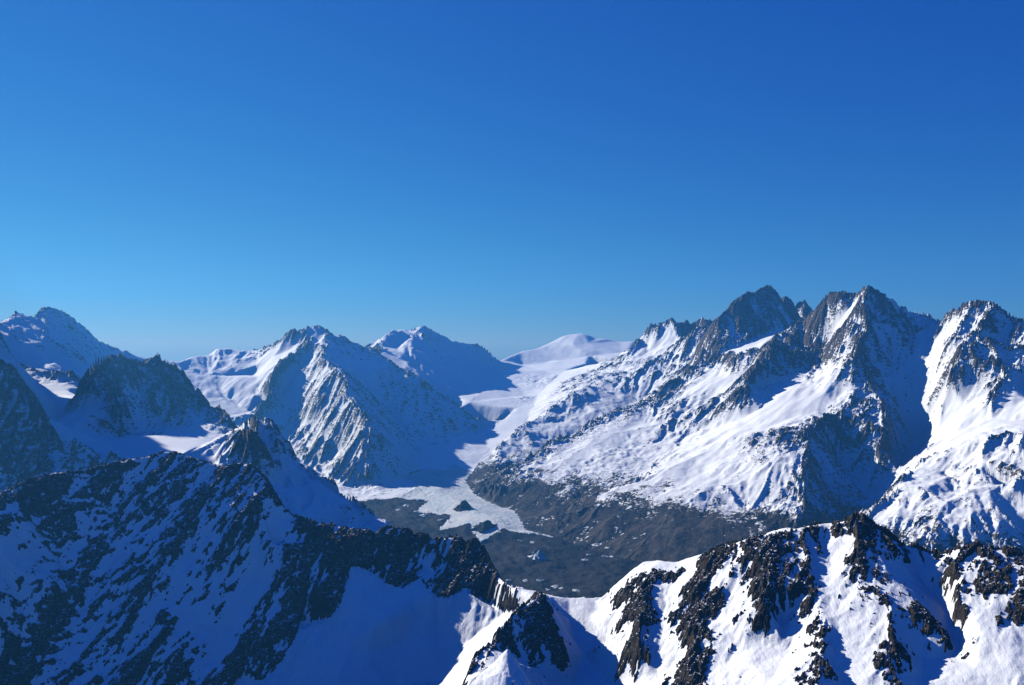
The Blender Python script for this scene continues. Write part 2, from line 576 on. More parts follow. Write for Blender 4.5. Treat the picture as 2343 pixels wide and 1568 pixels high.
# --- shaded ridge far behind
c('hidden', .25, .55, [(300, 860, 9500), (396, 841, 9900), (414, 827, 10000), (443, 814, 10250), (469, 813, 10400), (486, 809, 10500), (499, 796, 10600), (508, 808, 10650), (516, 810, 10700), (524, 805, 10800), (535, 816, 10850), (553, 824, 10900)], back=1500, bslope=.5)
c('hidden', .3, .6, [(499, 796, 10600), (480, 860, 9800), (520, 910, 9300)])
c('hidden', .2, .5, [(430, 900, 9300), (500, 960, 8600), (560, 945, 8900), (585, 900, 9250), (575, 860, 9900)], link=False)
c('hidden', .15, .4, [(380, 930, 8300), (480, 1000, 7700), (560, 1020, 7700)], link=False)
# --- central massif
c('central', .45, .8, [(553, 824, 10900), (562, 811, 10850), (591, 805, 10600), (622, 788, 10400), (640, 783, 10250), (651, 777, 10200), (660, 759, 10150), (675, 751, 10100), (683, 759, 10100), (703, 745, 10050, .05), (718, 749, 10000, .05), (732, 741, 10000, .15),
  (747, 752, 10000), (764, 766, 10000), (776, 764, 10000), (793, 779, 9950), (805, 783, 9950), (822, 791, 9950), (845, 799, 9950)], back=1200, bslope=.6)
c('central', .35, .7, [(845, 799, 9950), (871, 811, 9900), (906, 843, 9700), (955, 858, 9600), (1007, 904, 9400), (1051, 933, 9300), (1080, 956, 9250), (1100, 988, 9080)], back=500, bslope=.55)
c('central', 0, .15, [(585, 835, 10000), (590, 862, 9600), (620, 818, 9950), (655, 805, 9950), (640, 825, 9650)], link=False)
c('central', 0, .1, [(708, 766, 9950), (728, 762, 9920), (745, 766, 9900)])
c('central', .45, .8, [(683, 759, 10100), (700, 775, 9900), (718, 791, 9750), (690, 800, 9700), (666, 814, 9600), (640, 840, 9400), (611, 884, 9100), (596, 915, 8900), (594, 948, 8800)])
c('central', .05, .3, [(700, 835, 9620), (665, 868, 9480), (642, 903, 9330), (606, 953, 9050)])
c('central', .3, .7, [(747, 752, 10000), (742, 790, 9600), (732, 823, 9250), (755, 833, 9020), (776, 846, 8800), (785, 870, 8550), (790, 895, 8300), (811, 927, 8050), (822, 941, 7930), (845, 976, 7680), (834, 1028, 7480), (845, 1063, 7370), (848, 1118, 7200)])
c('central', .18, .5, [(732, 823, 9250), (715, 865, 9200), (689, 908, 9100), (650, 936, 9000), (611, 960, 8850)])
c('central', .2, .7, [(700, 1000, 8380), (740, 960, 8480), (660, 985, 8700), (770, 1040, 7850)], link=False)
c('central', .3, .6, [(604, 968, 8780), (625, 1000, 8600), (660, 1035, 8300), (698, 1069, 7900), (747, 1092, 7600), (787, 1118, 7230), (848, 1118, 7200)])
c('central', .30, .7, [(880, 880, 9450), (900, 960, 8950), (960, 950, 9030), (950, 1020, 8450), (1020, 1000, 8760)], link=False)
c('central', .05, .2, [(813, 848, 9400), (840, 850, 9420)])
c('moraine', .1, .3, [(848, 1118, 7200), (915, 1098, 7450), (955, 1078, 7720)])
c('upper', 0, .05, [(961, 1073, 7760), (1036, 1062, 7980), (1094, 1045, 8200), (1123, 1030, 8400), (1110, 1010, 8750), (1100, 988, 9080)])
# --- twin ribbed snow mountain
c('twin', .35, .8, [(835, 806, 11350), (857, 791, 11500), (871, 774, 11600), (889, 759, 11700), (915, 755, 11850), (928, 758, 11950), (941, 758, 12000), (958, 749, 12100), (970, 746, 12150), (987, 757, 12250), (1013, 766, 12400), (1036, 782, 12550),
  (1054, 784, 12650), (1066, 787, 12720), (1080, 787, 12800), (1100, 797, 12900), (1123, 811, 13000), (1140, 824, 13000)], back=1500, bslope=.5)
c('twin', .3, .7, [(889, 759, 11700), (880, 775, 11480), (870, 792, 11220), (862, 806, 10980)])
c('twin', .3, .7, [(958, 749, 12100), (946, 763, 11750), (932, 787, 11400), (921, 810, 11050)])
c('twin', .3, .7, [(987, 757, 12250), (968, 776, 11650), (952, 782, 11500), (942, 802, 11200), (930, 828, 10850)])
c('twin', .05, .2, [(908, 795, 11400), (938, 812, 11150), (893, 812, 11000), (985, 800, 11750), (1030, 815, 12000)], link=False)
c('twin', .2, .4, [(880, 838, 10500), (930, 855, 10350), (960, 862, 10350), (1000, 885, 10500), (1050, 905, 10450), (1066, 880, 10800), (1058, 866, 10950)], link=False)
c('upper', 0, .1, [(1040, 935, 9850), (1075, 920, 10100), (1100, 897, 10700), (1118, 868, 11800), (1128, 845, 12600), (1140, 824, 13000)])
# --- snow dome at the head of the valley
c('dome', 0, .12, [(1112, 833, 13300), (1141, 823, 13900), (1190, 803, 14500), (1228, 797, 14700), (1262, 782, 14900), (1288, 768, 15000), (1306, 766, 15100), (1329, 762, 15000), (1343, 765, 15000), (1366, 774, 15000), (1392, 775, 15000),
  (1416, 782, 15000), (1450, 780, 15000), (1500, 785, 15000), (1600, 800, 14800)], back=1500, bslope=.4)
c('dome', .1, .2, [(1310, 790, 14500), (1330, 800, 14300), (1345, 785, 14600)], link=False)
c('dome', 0, .1, [(1195, 832, 14000), (1240, 832, 13900), (1265, 822, 14100), (1300, 812, 14250), (1350, 818, 14000), (1424, 812, 13950)], dz=-20)
c('dome', 0, .1, [(1200, 838, 13500), (1280, 826, 13500), (1350, 814, 13500), (1424, 806, 13500), (1480, 806, 13600)])
c('upper', 0, .1, [(1160, 850, 12900), (1250, 850, 12700), (1340, 832, 13000), (1407, 822, 13100), (1440, 835, 12000)], link=False)
c('upper', 0, .1, [(1180, 875, 11600), (1200, 905, 10700), (1180, 935, 9850), (1150, 960, 9420), (1130, 990, 9000), (1220, 880, 11500), (1250, 862, 12100)], link=False)
c('upper', 0, .1, [(1291, 848, 12600), (1251, 881, 11200), (1230, 905, 10500), (1219, 927, 9950), (1199, 974, 9080), (1150, 1012, 8600), (1126, 1040, 8250), (1092, 1062, 8020)])
# --- ice tongue and moraine
c('tongue', 0, 0, [(961, 1076, 7720), (949, 1103, 7350), (945, 1121, 7100), (954, 1138, 6900), (980, 1146, 6780), (1009, 1156, 6650), (1033, 1180, 6350), (1071, 1199, 6100), (1110, 1205, 6040), (1147, 1210, 5980), (1202, 1214, 6020)])
c('tongue', 0, 0, [(1092, 1062, 8020), (1080, 1080, 7700), (1066, 1101, 7450), (1074, 1121, 7150), (1094, 1138, 6950), (1130, 1156, 6750), (1175, 1169, 6600), (1192, 1195, 6250), (1202, 1214, 6020)])
c('tongue', 0, 0, [(1020, 1080, 7680), (1000, 1105, 7300), (995, 1130, 7000), (1040, 1150, 6720), (1090, 1172, 6400), (1140, 1192, 6180)], dz=16)
c('moraine', 0, .2, [(800, 1150, 6800), (850, 1180, 6500), (950, 1172, 6500), (900, 1140, 6850), (1000, 1215, 6000), (1100, 1242, 5750), (1200, 1258, 5500), (1300, 1300, 5150), (1150, 1310, 5050), (1250, 1365, 4600), (1400, 1350, 4700), (900, 1250, 5700), (1050, 1380, 4450),
  (1330, 1330, 4900), (1500, 1370, 4550)], link=False)
c('moraine', 0, .3, [(1202, 1214, 6020), (1268, 1231, 5850), (1350, 1258, 5580), (1433, 1282, 5300), (1520, 1300, 5150), (1620, 1310, 5050), (1760, 1310, 5000), (1900, 1310, 4950), (1960, 1300, 4950)])
B.raw('moraine', 0, .2, [(-2900, 2950, -1300), (-1500, 2950, -1330), (0, 2950, -1340), (1500, 2950, -1340), (2900, 2950, -1300), (-700, 4300, -1320), (-900, 5200, -1290), (-1200, 6200, -1250), (-1600, 7000, -1200), (1200, 3800, -1330), (2300, 3600, -1310)])
# --- north-east mountains: back row
c('north', .5, .8, [(1407, 822, 11500), (1424, 811, 11400), (1445, 793, 11300), (1465, 774, 11200), (1478, 758, 11150), (1491, 744, 11100), (1510, 737, 11050), (1537, 727, 11000), (1550, 731, 11000), (1563, 733, 11000), (1578, 738, 11000), (1590, 735, 11000), (1601, 727, 11000), (1624, 742, 10800), (1680, 770, 10600)], back=1500, bslope=.5)
c('north', .6, .8, [(1422, 834, 10650), (1480, 828, 10450), (1505, 822, 10400), (1531, 803, 10300), (1550, 788, 10250), (1566, 774, 10200), (1580, 758, 10150), (1592, 749, 10100), (1615, 759, 10000), (1625, 790, 9700)])
c('north', .1, .4, [(1490, 805, 10800), (1560, 770, 10650)], link=False)
c('north', .5, .7, [(1500, 870, 9800), (1540, 850, 9800), (1570, 840, 9600), (1450, 860, 10000)], link=False)
c('pyramid', .85, .6, [(1600, 775, 9500), (1623, 744, 9400), (1627, 732, 9380), (1657, 709, 9420), (1684, 685, 9460), (1715, 666, 9510), (1739, 658, 9550), (1757, 646, 9600), (1773, 658, 9680), (1793, 673, 9780), (1813, 695, 9880), (1824, 711, 9940), (1840, 740, 9980)], back=1300, bslope=.5)
c('pyramid', .75, .6, [(1757, 646, 9600), (1752, 710, 9370), (1735, 775, 9120)])
c('pyramid', .85, .6, [(1627, 732, 9380), (1640, 780, 9120), (1650, 815, 8950)])
c('pyramid', .45, .5, [(1684, 797, 8980), (1735, 777, 9110), (1786, 757, 9250), (1830, 746, 9450)])
c('pyramid', 0, .1, [(1690, 800, 8840), (1735, 788, 8900), (1786, 766, 8980)])
c('horn', .8, .9, [(1800, 735, 10500), (1820, 705, 10500), (1831, 696, 10500), (1841, 686, 10500), (1852, 697, 10500), (1864, 712, 10500), (1890, 735, 10500)], back=900, bslope=.8)
c('main', .75, .9, [(1786, 764, 8400), (1825, 744, 8450), (1841, 732, 8400), (1861, 709, 8300), (1885, 687, 8200), (1897, 676, 8150), (1908, 670, 8100), (1932, 670, 8100), (1953, 679, 8000), (1966, 667, 7900), (1976, 654, 7850), (1992, 648, 7800), (2001, 662, 7800), (2007, 668, 7800),
  (2022, 673, 7800, .4), (2037, 682, 7800, .2), (2061, 700, 7800, .1), (2088, 712, 7750, .1), (2129, 732, 7700, .15), (2146, 746, 7620, .3)], back=1300, bslope=.6)
c('main', .85, 1, [(1786, 764, 8400), (1768, 790, 8050), (1752, 814, 7850), (1730, 838, 7720), (1715, 855, 7640), (1702, 888, 7560)])
c('main', .75, 1, [(1786, 764, 8400), (1740, 800, 8450), (1690, 812, 8600), (1650, 815, 8950)])
c('main', .85, 1, [(1840, 800, 8120), (1900, 770, 7980), (1870, 838, 7760)], link=False)
c('main', .1, .3, [(1905, 716, 8000), (1935, 712, 7900), (1950, 695, 7900)], link=False)
c('main', .7, 1, [(1992, 648, 7800), (1975, 690, 7680), (1985, 725, 7560), (1993, 766, 7450), (1976, 773, 7400), (1959, 787, 7350), (1952, 820, 7290), (1966, 842, 7230), (1980, 855, 7200), (1984, 889, 7080), (1963, 925, 6900), (1925, 955, 6740), (1885, 968, 6640), (1837, 984, 6500)])
c('main', .4, .9, [(1993, 766, 7450), (2025, 768, 7420), (2058, 760, 7450), (2080, 800, 7300)])
c('main', .75, .9, [(2060, 735, 7640), (2090, 770, 7480)], link=False)
c('main', .6, .9, [(1984, 889, 7080), (2012, 912, 6900), (2030, 945, 6680), (2032, 990, 6480), (2010, 1035, 6300)])
c('main', .35, .8, [(1726, 884, 7640), (1760, 878, 7700), (1800, 868, 7700), (1850, 856, 7630), (1900, 840, 7500)])
# --- fin and shoulder spurs falling to the glacier
c('fin', .35, .7, [(1422, 834, 10650), (1410, 842, 10550), (1385, 862, 10150), (1372, 875, 9980), (1358, 884, 9900), (1330, 890, 9750), (1311, 897, 9600), (1280, 922, 9400), (1251, 947, 9200), (1225, 960, 9030), (1199, 973, 8900), (1175, 988, 8700), (1155, 1008, 8480), (1142, 1022, 8350), (1138, 1050, 8020), (1128, 1085, 7560)])
c('fin', .4, .7, [(1330, 862, 11200), (1372, 846, 11300), (1300, 870, 10900), (1270, 900, 10150)], link=False)
c('fin', .12, .5, [(1470, 905, 9550), (1430, 930, 9250), (1390, 948, 9000), (1340, 975, 8750), (1270, 1014, 8430), (1215, 1050, 7980), (1160, 1080, 7600)], dz=-55)
c('shoulder', .55, .9, [(1650, 815, 8950), (1604, 832, 9000), (1580, 850, 8950), (1566, 869, 8900), (1548, 880, 8850), (1537, 898, 8800), (1500, 916, 8750), (1465, 925, 8700), (1430, 939, 8600), (1400, 948, 8520), (1378, 956, 8450), (1340, 978, 8250), (1300, 997, 8100), (1262, 1017, 7950), (1219, 1050, 7650), (1184, 1069, 7450), (1130, 1118, 6980)])
c('shoulder', .1, .4, [(1480, 965, 8230), (1420, 988, 8000), (1350, 1020, 7700), (1290, 1058, 7380), (1230, 1115, 6900)])
c('shoulder', .05, .3, [(1600, 880, 8550), (1640, 860, 8600), (1690, 870, 8250)], link=False)
c('knoll', .3, .7, [(1702, 888, 7560), (1670, 905, 7780), (1650, 916, 7920), (1600, 928, 8050), (1540, 943, 8150), (1530, 962, 8020), (1523, 976, 7930), (1500, 1000, 7780), (1479, 1022, 7650), (1440, 1030, 7600), (1401, 1034, 7550), (1363, 1051, 7400), (1343, 1066, 7300), (1314, 1101, 6950), (1300, 1160, 6500), (1272, 1215, 6030)])
c('knoll', .2, .7, [(1600, 985, 7550), (1560, 1000, 7680), (1545, 1030, 7350), (1480, 1075, 7050), (1425, 1115, 6680)])
c('apron', .12, .45, [(1837, 984, 6500), (1779, 976, 6780), (1730, 982, 6880), (1684, 994, 6900), (1650, 1010, 6880), (1621, 1025, 6850), (1580, 1046, 6750), (1520, 1074, 6620), (1465, 1101, 6500), (1413, 1122, 6380), (1380, 1160, 6150), (1350, 1195, 5920)])
c('apron', .02, .2, [(1800, 925, 7180), (1880, 905, 7130), (1740, 935, 7300), (1690, 960, 7300), (1840, 945, 6950)], link=False)
c('apron', .45, .8, [(1837, 984, 6500), (1850, 1008, 6350), (1851, 1040, 6200), (1838, 1079, 6020), (1836, 1110, 5880), (1834, 1147, 5730), (1820, 1220, 5400)])
c('apron', .15, .5, [(1700, 1090, 6150), (1640, 1120, 6100), (1770, 1070, 6100), (1560, 1150, 5980), (1720, 1170, 5750)], link=False)
c('apron', .3, .7, [(1890, 1030, 6650), (1935, 1070, 6500), (1905, 1150, 6050)], link=False)
# --- east peak and foothills
c('east', .0, .4, [(2150, 752, 7500), (2124, 805, 7200), (2098, 880, 7020), (2092, 930, 6920), (2100, 1000, 6780), (2090, 1050, 6650), (2045, 1090, 6480), (1975, 1148, 6150), (1945, 1220, 5600), (1930, 1290, 4950)])
c('east', .62, .8, [(2150, 752, 7500), (2140, 733, 7600), (2167, 725, 7400), (2197, 710, 7250), (2217, 695, 7150), (2234, 687, 7100), (2255, 688, 7050), (2268, 690, 7020), (2285, 702, 6980), (2309, 719, 6920), (2326, 737, 6880), (2342, 729, 6850), (2450, 705, 6700), (2650, 730, 6600)], back=1300, bslope=.6)
c('east', .6, .9, [(2268, 690, 7020), (2240, 760, 6820), (2205, 815, 6680), (2165, 855, 6620)])
c('east', .55, .9, [(2342, 729, 6850), (2330, 800, 6580), (2300, 860, 6380), (2270, 900, 6280)])
c('east', .35, .8, [(2217, 695, 7150), (2190, 745, 7080), (2160, 790, 7000)])
c('east', .3, .6, [(2225, 760, 6950), (2300, 790, 6750)], link=False, dz=-25)
c('east', .06, .3, [(2150, 910, 6640), (2200, 920, 6450), (2140, 980, 6420), (2260, 960, 6120), (2342, 910, 6150), (2480, 930, 6000), (2180, 1000, 6180)], link=False)
c('foothill', .18, .6, [(2045, 1090, 6480), (2061, 1076, 6150), (2112, 1060, 5830), (2170, 1032, 5740), (2215, 1010, 5680), (2248, 1002, 5620), (2300, 1010, 5560), (2342, 985, 5560), (2500, 970, 5500)])
c('foothill', .18, .6, [(1960, 1210, 5150), (1978, 1172, 5280), (2010, 1145, 5330), (2045, 1120, 5350), (2080, 1116, 5320), (2110, 1118, 5260), (2160, 1150, 5080), (2200, 1190, 4900)])
c('foothill', .18, .6, [(2248, 1002, 5620), (2240, 1060, 5400), (2270, 1110, 5150), (2250, 1180, 4900)])
c('foothill', .18, .6, [(2342, 985, 5560), (2342, 1080, 5150), (2380, 1160, 4900)])
c('foothill', .18, .6, [(2180, 1085, 5420), (2190, 1120, 5250), (2300, 1110, 5200)], link=False, dz=-25)
c('foothill', .5, .8, [(1960, 1300, 4950), (2020, 1290, 4800), (2120, 1310, 4650), (2250, 1300, 4600), (2400, 1310, 4550), (2650, 1320, 4500)])
# --- outer margin
B.raw('west', .2, .4, [(-9500, 9000, -900), (-7600, 7000, -900), (-5600, 5200, -700), (-3900, 3600, -700), (-3300, 2950, -1000), (-11000, 12000, -900), (-9000, 16800, -1000), (-4000, 16800, -1000)])
B.raw('dome', 0, .2, [(0, 16800, -600), (5000, 16800, -800), (2500, 14000, -500)])
B.raw('east', .2, .4, [(12000, 16800, -900), (10500, 12000, -700), (8500, 9000, -600), (6200, 6600, -100), (5000, 5200, -500), (3900, 4000, -1150), (3000, 2950, -1300)])
B.raster(12.0, LOW, FAR)

U, V, X, Y = fan(np.concatenate([np.linspace(-1.05, -.63, 60), np.linspace(-.63, .63, 840)[1:], np.linspace(.63, .82, 30)[1:]]), 3050, 16500, 800)
wq = .25 + .75 * sstep(.1, .45, B.sample(blur(B.E, 8), X, Y))
wx = fbm(X, Y, 420, 4, 11) * 30 * wq
wy = fbm(X, Y, 420, 4, 31) * 30 * wq
Zs = blur(B.Z, 2)
soft = B.sample(Zs, X + wx, Y + wy)
R = B.sample(B.R, X + wx * 1.6, Y + wy * 1.6)
E = B.sample(blur(B.E, 6), X + wx, Y + wy)
OW = B.owner(X + wx, Y + wy)
for nm in ('shoulder', 'knoll', 'fin', 'apron', 'foothill', 'central'):
    R = np.where(OW == FAR.index(nm), R + .20 * sstep(.2, .6, E), R)
lower = sstep(-900, -1050, soft) * ~np.isin(OW, [FAR.index(q) for q in LOW])
E = np.maximum(E, .75 * blur(lower.astype(float), 4))
H = soft
hb = blur(soft, 5)
gx, gy = fgrad(hb, U, V, X, Y)
rib = 0
for k, (lam, A) in enumerate(((760, .055), (390, .095), (200, .13), (105, .14), (56, .12))):
    v, dx, dy = gullies(X, Y, gx, gy, lam * 3.2, 50 + k, 3.2)
    v2 = 1 - 2 * np.sqrt(np.clip((1 - v) * .5, 0, 1)) + .3
    g = np.sqrt(gx * gx + gy * gy)
    am = lam * A * E * sstep(.08, .7, g)
    H = H + am * v2
    gx = gx + dx * am * .8
    gy = gy + dy * am * .8
    rib = rib + v * (.9, 1, 1, .9, .7)[k]
rib = rib / 2.0
# broken ground between the gullies, sharp edged
rough = np.clip(E - .12, 0, 1) * (.18 + .82 * sstep(.15, .55, R))
H = H + rough * (ridged(X + 2 * wx, Y + 2 * wy, 380, 6, 71, .62) - .15) * 62
H = H + rough * (ridged(X - wy, Y + wx, 120, 4, 77, .62) - .15) * 17
# snow fills the hollows, rock stands on the edges
lowp = blur(H, 5)
conv = (H - lowp) / (7 + 5 * Y / 8000)
n1 = fbm(X * .9 + Y * .3, Y * .9 - X * .3, 130, 4, 91, .68)
gx, gy = fgrad(lowp, U, V, X, Y)
slope = np.sqrt(gx * gx + gy * gy)
u = .5 + .25 * (-.35 * rib + .75 * n1 - .8 * np.clip(conv, -1.6, 1.6))
q = R * .78 - .02 + np.clip(slope - .8, -.5, 1.0) * .17
rock = q - u
fill = sstep(.05, -.25, rock) * np.clip(1 - R * .8, .2, 1)
H = H + (lowp - H) * fill * .30
rk = ridged(X + wx, Y + wy, 90, 4, 81, .6)
H = H + sstep(-.02, .2, rock) * (rk + .1) * 13
# thaw line above the valley floor
bare = sstep(-900, -1200, H + fbm(X, Y, 260, 4, 95) * 70 + rib * 70)
o = lambda nm: OW == FAR.index(nm)
east = sstep(-100, 500, X - (Y - 7600) * .05)
bare = bare * np.where(o('central') | o('shadow') | o('hidden') | o('twin') | o('crag') | o('basin'), .35, 1.0)
bare = np.where(o('upper') | o('tongue') | o('moraine') | o('dome'), 0, bare)
rock = np.maximum(rock, (bare - .60) * 1.05 + (.30 * rib + .22 * n1) * sstep(.05, .4, bare))
# glacier surfaces
ice = o('tongue')
mor = o('moraine')
upp = o('upper') | o('dome')
icf = np.exp(-(((X - 420) / 330) ** 2 + ((Y - 11700) / 620) ** 2)) + .7 * np.exp(-(((X - 130) / 160) ** 2 + ((Y - 10300) / 260) ** 2))
sq = ridged(X + Y * .25, Y - X * .2, 70, 3, 101, .6)
H = H + np.where(ice, (ridged((X - Y * .4) * .6, Y * .9 + X * .4, 34, 3, 102, .65) - .2) * 6 + fbm(X, Y, 260, 2, 103) * 7, 0)
H = H + np.where(upp, icf * sq * 24 + fbm(X, Y, 500, 3, 104) * 8, 0)
hum = fbm(X, Y, 130, 4, 107, .55)
al, ac = X * .33 - Y * .94, X * .94 + Y * .33
H = H + np.where(mor, hum * 13 + np.abs(fbm(X, Y, 420, 3, 109)) * 18 - 6 + (ridged(ac + wx * 3, al * .16, 190, 3, 115, .5) - .2) * 15, 0)
sn = sstep(6100, 7600, Y + X * .15)
rock = np.where(mor, .46 - sn * .20 - hum * .10, rock)
band = fbm(X + (Y - 6800) * .3 + fbm(X, Y, 400, 2, 112) * 40, Y * .12, 70, 3, 111)
rock = np.where(ice, np.clip((band - .55) * .5 - .12, -.5, .05), rock)
rock = np.where(upp, -.6, rock)
H = H + ZC
FARGRID = (U[0].copy(), V[:, 0].copy(), H.copy())

INFO = {
    'west': ('snowy_mountain', 'big snow mountain in blue shade at the far left edge, squat rocky top', M_TERR),
    'crag': ('rocky_mountain', 'dark crag with twin blunt tops and steep rock face above the shaded snow basin', M_TERR),
    'basin': ('snow_field_ground', 'smooth shaded snow basin at the foot of the dark twin-topped crag', M_TERR),
    'spur': ('ridge_hill', 'dark rocky spur dropping from the left edge behind the near ridge, with an unseen high wall added to cast shade', M_TERR),
    'shadow': ('shaded_hill', 'long snow ridge in shade sloping down to the moraine behind the near left ridge', M_TERR),
    'hidden': ('shaded_mountain', 'low shaded ridge with one small pointed horn between the dark crag and central mountain', M_TERR),
    'central': ('spurred_mountain', 'broad central mountain with sunlit left spur and shaded right flank above the glacier bend', M_TERR),
    'twin': ('ribbed_mountain', 'flat-topped snow mountain with sunlit vertical ribs behind the central mountain', M_TERR),
    'dome': ('dome_hill', 'smooth rounded snow dome at the head of the valley', M_GSNOW),
    'upper': ('glacier_terrain', 'upper glacier snowfield with icefall flowing down from the rounded dome', M_GSNOW),
    'tongue': ('ice_terrain', 'curving pale crevassed ice tongue in the valley floor', M_ICE),
    'moraine': ('moraine_ground', 'grey-brown rubble-covered valley floor below the ice tongue', M_MOR),
    'north': ('serrated_mountain', 'snowy serrated mountain just right of the rounded dome', M_TERR),
    'pyramid': ('pyramid_mountain', 'dark pyramid-shaped rock peak, left of the two tallest summits', M_TERR),
    'horn': ('horn_mountain', 'tiny pointed horn showing in the gap beside the dark pyramid peak', M_TERR),
    'main': ('summit_mountain', 'tall dark rock massif with pointed top and snow slope down its right shoulder', M_TERR),
    'east': ('sunlit_mountain', 'rock-streaked sunlit peak at the far right edge above bright snow slopes', M_TERR),
    'fin': ('spur_hill', 'snowy spur with small triangular snow peak beside the upper glacier', M_TERR),
    'shoulder': ('shoulder_hill', 'long craggy spur falling from the dark pyramid towards the ice tongue', M_TERR),
    'knoll': ('knoll_hill', 'lumpy sunlit snow spur with fluted slopes, in the middle of the right valley side', M_TERR),
    'apron': ('apron_hill', 'broad bright snow slope fading to brown scree, ending in a shadow-edged spur', M_TERR),
    'foothill': ('gullied_hill', 'low gullied snow hill at the right just behind the near right ridge', M_TERR),
}
F = quads(*H.shape)
VV = np.stack([X, Y, H], -1).reshape(-1, 3)
AT = {'rock': rock.ravel(), 'bare': bare.ravel(), 'streak': (.5 + .35 * rib + .2 * n1).ravel()}
fo = OW.ravel()[F[:, 0]]
for i, nm in enumerate(FAR):
    f = F[fo == i]
    if len(f) == 0:
        print('empty', nm)
        continue
    fl = (AT['rock'][f].mean(1) > -.12) if INFO[nm][2] is M_TERR else np.zeros(len(f), bool)
    v, f, a = compact(VV, f, AT)
    name, label, m = INFO[nm]
    ob = link_mesh(name, v, f, m, a, origin=(v[:, 0].mean(), v[:, 1].mean(), v[:, 2].min()), flat=fl)
    tag(ob, label, name.split('_')[-1] if name.split('_')[-1] in ('mountain', 'hill') else {'snow_field_ground': 'snowfield', 'glacier_terrain': 'glacier', 'ice_terrain': 'glacier', 'moraine_ground': 'moraine'}[name], 'structure')
print('far done', round(time.time() - T0, 1), len(F) * 2)

# ================================================================== NEAR RIDGES (1.2 to 3 km)
NEAR = ['left', 'crags', 'bowl', 'knob', 'cone', 'right', 'hollow']
NLOW = {'bowl', 'hollow'}
B = Base()
c = B.chain
# --- left ridge
c('left', .60, .9, [(-500, 1270, 1600), (-250, 1200, 1850), (-100, 1160, 2020), (0, 1130, 2150), (24, 1121, 2185), (79, 1092, 2260), (120, 1078, 2310), (193, 1076, 2370), (241, 1061, 2410), (299, 1047, 2450), (337, 1042, 2475), (379, 1031, 2500), (423, 1039, 2500), (440, 1046, 2495), (468, 1053, 2490), (506, 1063, 2480),
  (540, 1062, 2475), (564, 1056, 2470, .6), (580, 1066, 2455, .6), (596, 1080, 2440, .6), (613, 1107, 2420, .6), (641, 1145, 2400, .6), (675, 1180, 2380, .6), (692, 1210, 2355, .6), (713, 1249, 2330, .6)], back=480, bslope=.95)
c('crags', .72, 1, [(713, 1249, 2330), (737, 1238, 2310), (755, 1226, 2300), (771, 1216, 2290), (778, 1228, 2290), (785, 1241, 2290), (799, 1260, 2290), (813, 1239, 2300), (828, 1230, 2305), (840, 1221, 2310), (849, 1236, 2312), (862, 1220, 2318), (875, 1210, 2320), (899, 1201, 2320, .6), (923, 1206, 2315, .7), (944, 1224, 2310),
  (971, 1223, 2305), (990, 1232, 2302), (1005, 1236, 2300, .5), (1026, 1225, 2300, .5), (1047, 1227, 2295), (1067, 1243, 2290), (1092, 1232, 2280), (1109, 1252, 2270), (1126, 1300, 2190, .8), (1150, 1322, 2110, .5), (1175, 1338, 2070, .3), (1219, 1361, 2000, .3)], back=480, bslope=.95)
# ribs, couloirs and foot of the left face
c('left', .52, .9, [(564, 1056, 2470), (585, 1150, 2350), (640, 1250, 2270), (700, 1330, 2220), (740, 1370, 2170)])
c('left', .28, .6, [(668, 1215, 2330), (630, 1250, 2290), (590, 1310, 2225), (555, 1370, 2170), (500, 1440, 2110)], dz=-9)
c('left', .5, .9, [(120, 1250, 2160), (250, 1200, 2290), (400, 1200, 2310), (200, 1380, 2100), (350, 1350, 2140), (470, 1300, 2220), (60, 1480, 1930), (230, 1500, 2000), (400, 1480, 2040), (540, 1480, 2080)], link=False)
c('left', .34, .7, [(60, 1200, 2130), (20, 1290, 2010), (-150, 1350, 1820)], link=False)
c('left', .56, .9, [(660, 1380, 2170), (600, 1460, 2100), (30, 1540, 1880), (130, 1580, 1890), (300, 1600, 1930), (450, 1590, 1970)], link=False)
c('bowl', .60, .9, [(804, 1297, 2230), (790, 1340, 2185), (780, 1383, 2150), (778, 1417, 2118), (750, 1413, 2140), (716, 1428, 2160), (682, 1449, 2120), (658, 1489, 2085), (641, 1520, 2060), (596, 1556, 2030), (558, 1545, 2040), (500, 1600, 1980), (420, 1660, 1930)])
c('left', .6, .8, [(300, 1720, 1880), (150, 1740, 1820), (-50, 1740, 1760), (-300, 1740, 1650), (-600, 1740, 1500)])
# foot of the crags and the shaded bowl
c('bowl', .6, .9, [(804, 1297, 2230), (820, 1296, 2240), (837, 1305, 2238), (865, 1322, 2215), (895, 1341, 2195), (926, 1346, 2188), (945, 1333, 2202), (964, 1320, 2220), (975, 1340, 2195), (992, 1362, 2165), (1026, 1370, 2148), (1045, 1358, 2160), (1061, 1346, 2172), (1085, 1360, 2140), (1109, 1385, 2150), (1149, 1405, 2078), (1185, 1408, 2015)])
c('crags', .72, 1, [(899, 1201, 2320), (905, 1270, 2265), (915, 1330, 2212)])
c('crags', .72, 1, [(1047, 1227, 2295), (1035, 1290, 2245), (1026, 1358, 2168)])
c('crags', .4, .7, [(960, 1275, 2268), (985, 1300, 2245)], link=False, dz=-10)
c('bowl', 0, .1, [(880, 1420, 2095), (830, 1400, 2125), (900, 1480, 2070), (800, 1480, 2050), (720, 1500, 2050), (900, 1570, 1990), (760, 1570, 1960), (680, 1590, 1970), (1000, 1440, 2110), (1050, 1480, 2060), (1060, 1420, 2105), (1000, 1560, 1990), (1112, 1450, 2020), (900, 1720, 1790), (600, 1720, 1860), (1000, 1660, 1770), (1036, 1590, 1700), (1012, 1590, 1860), (1005, 1700, 1570)], link=False)
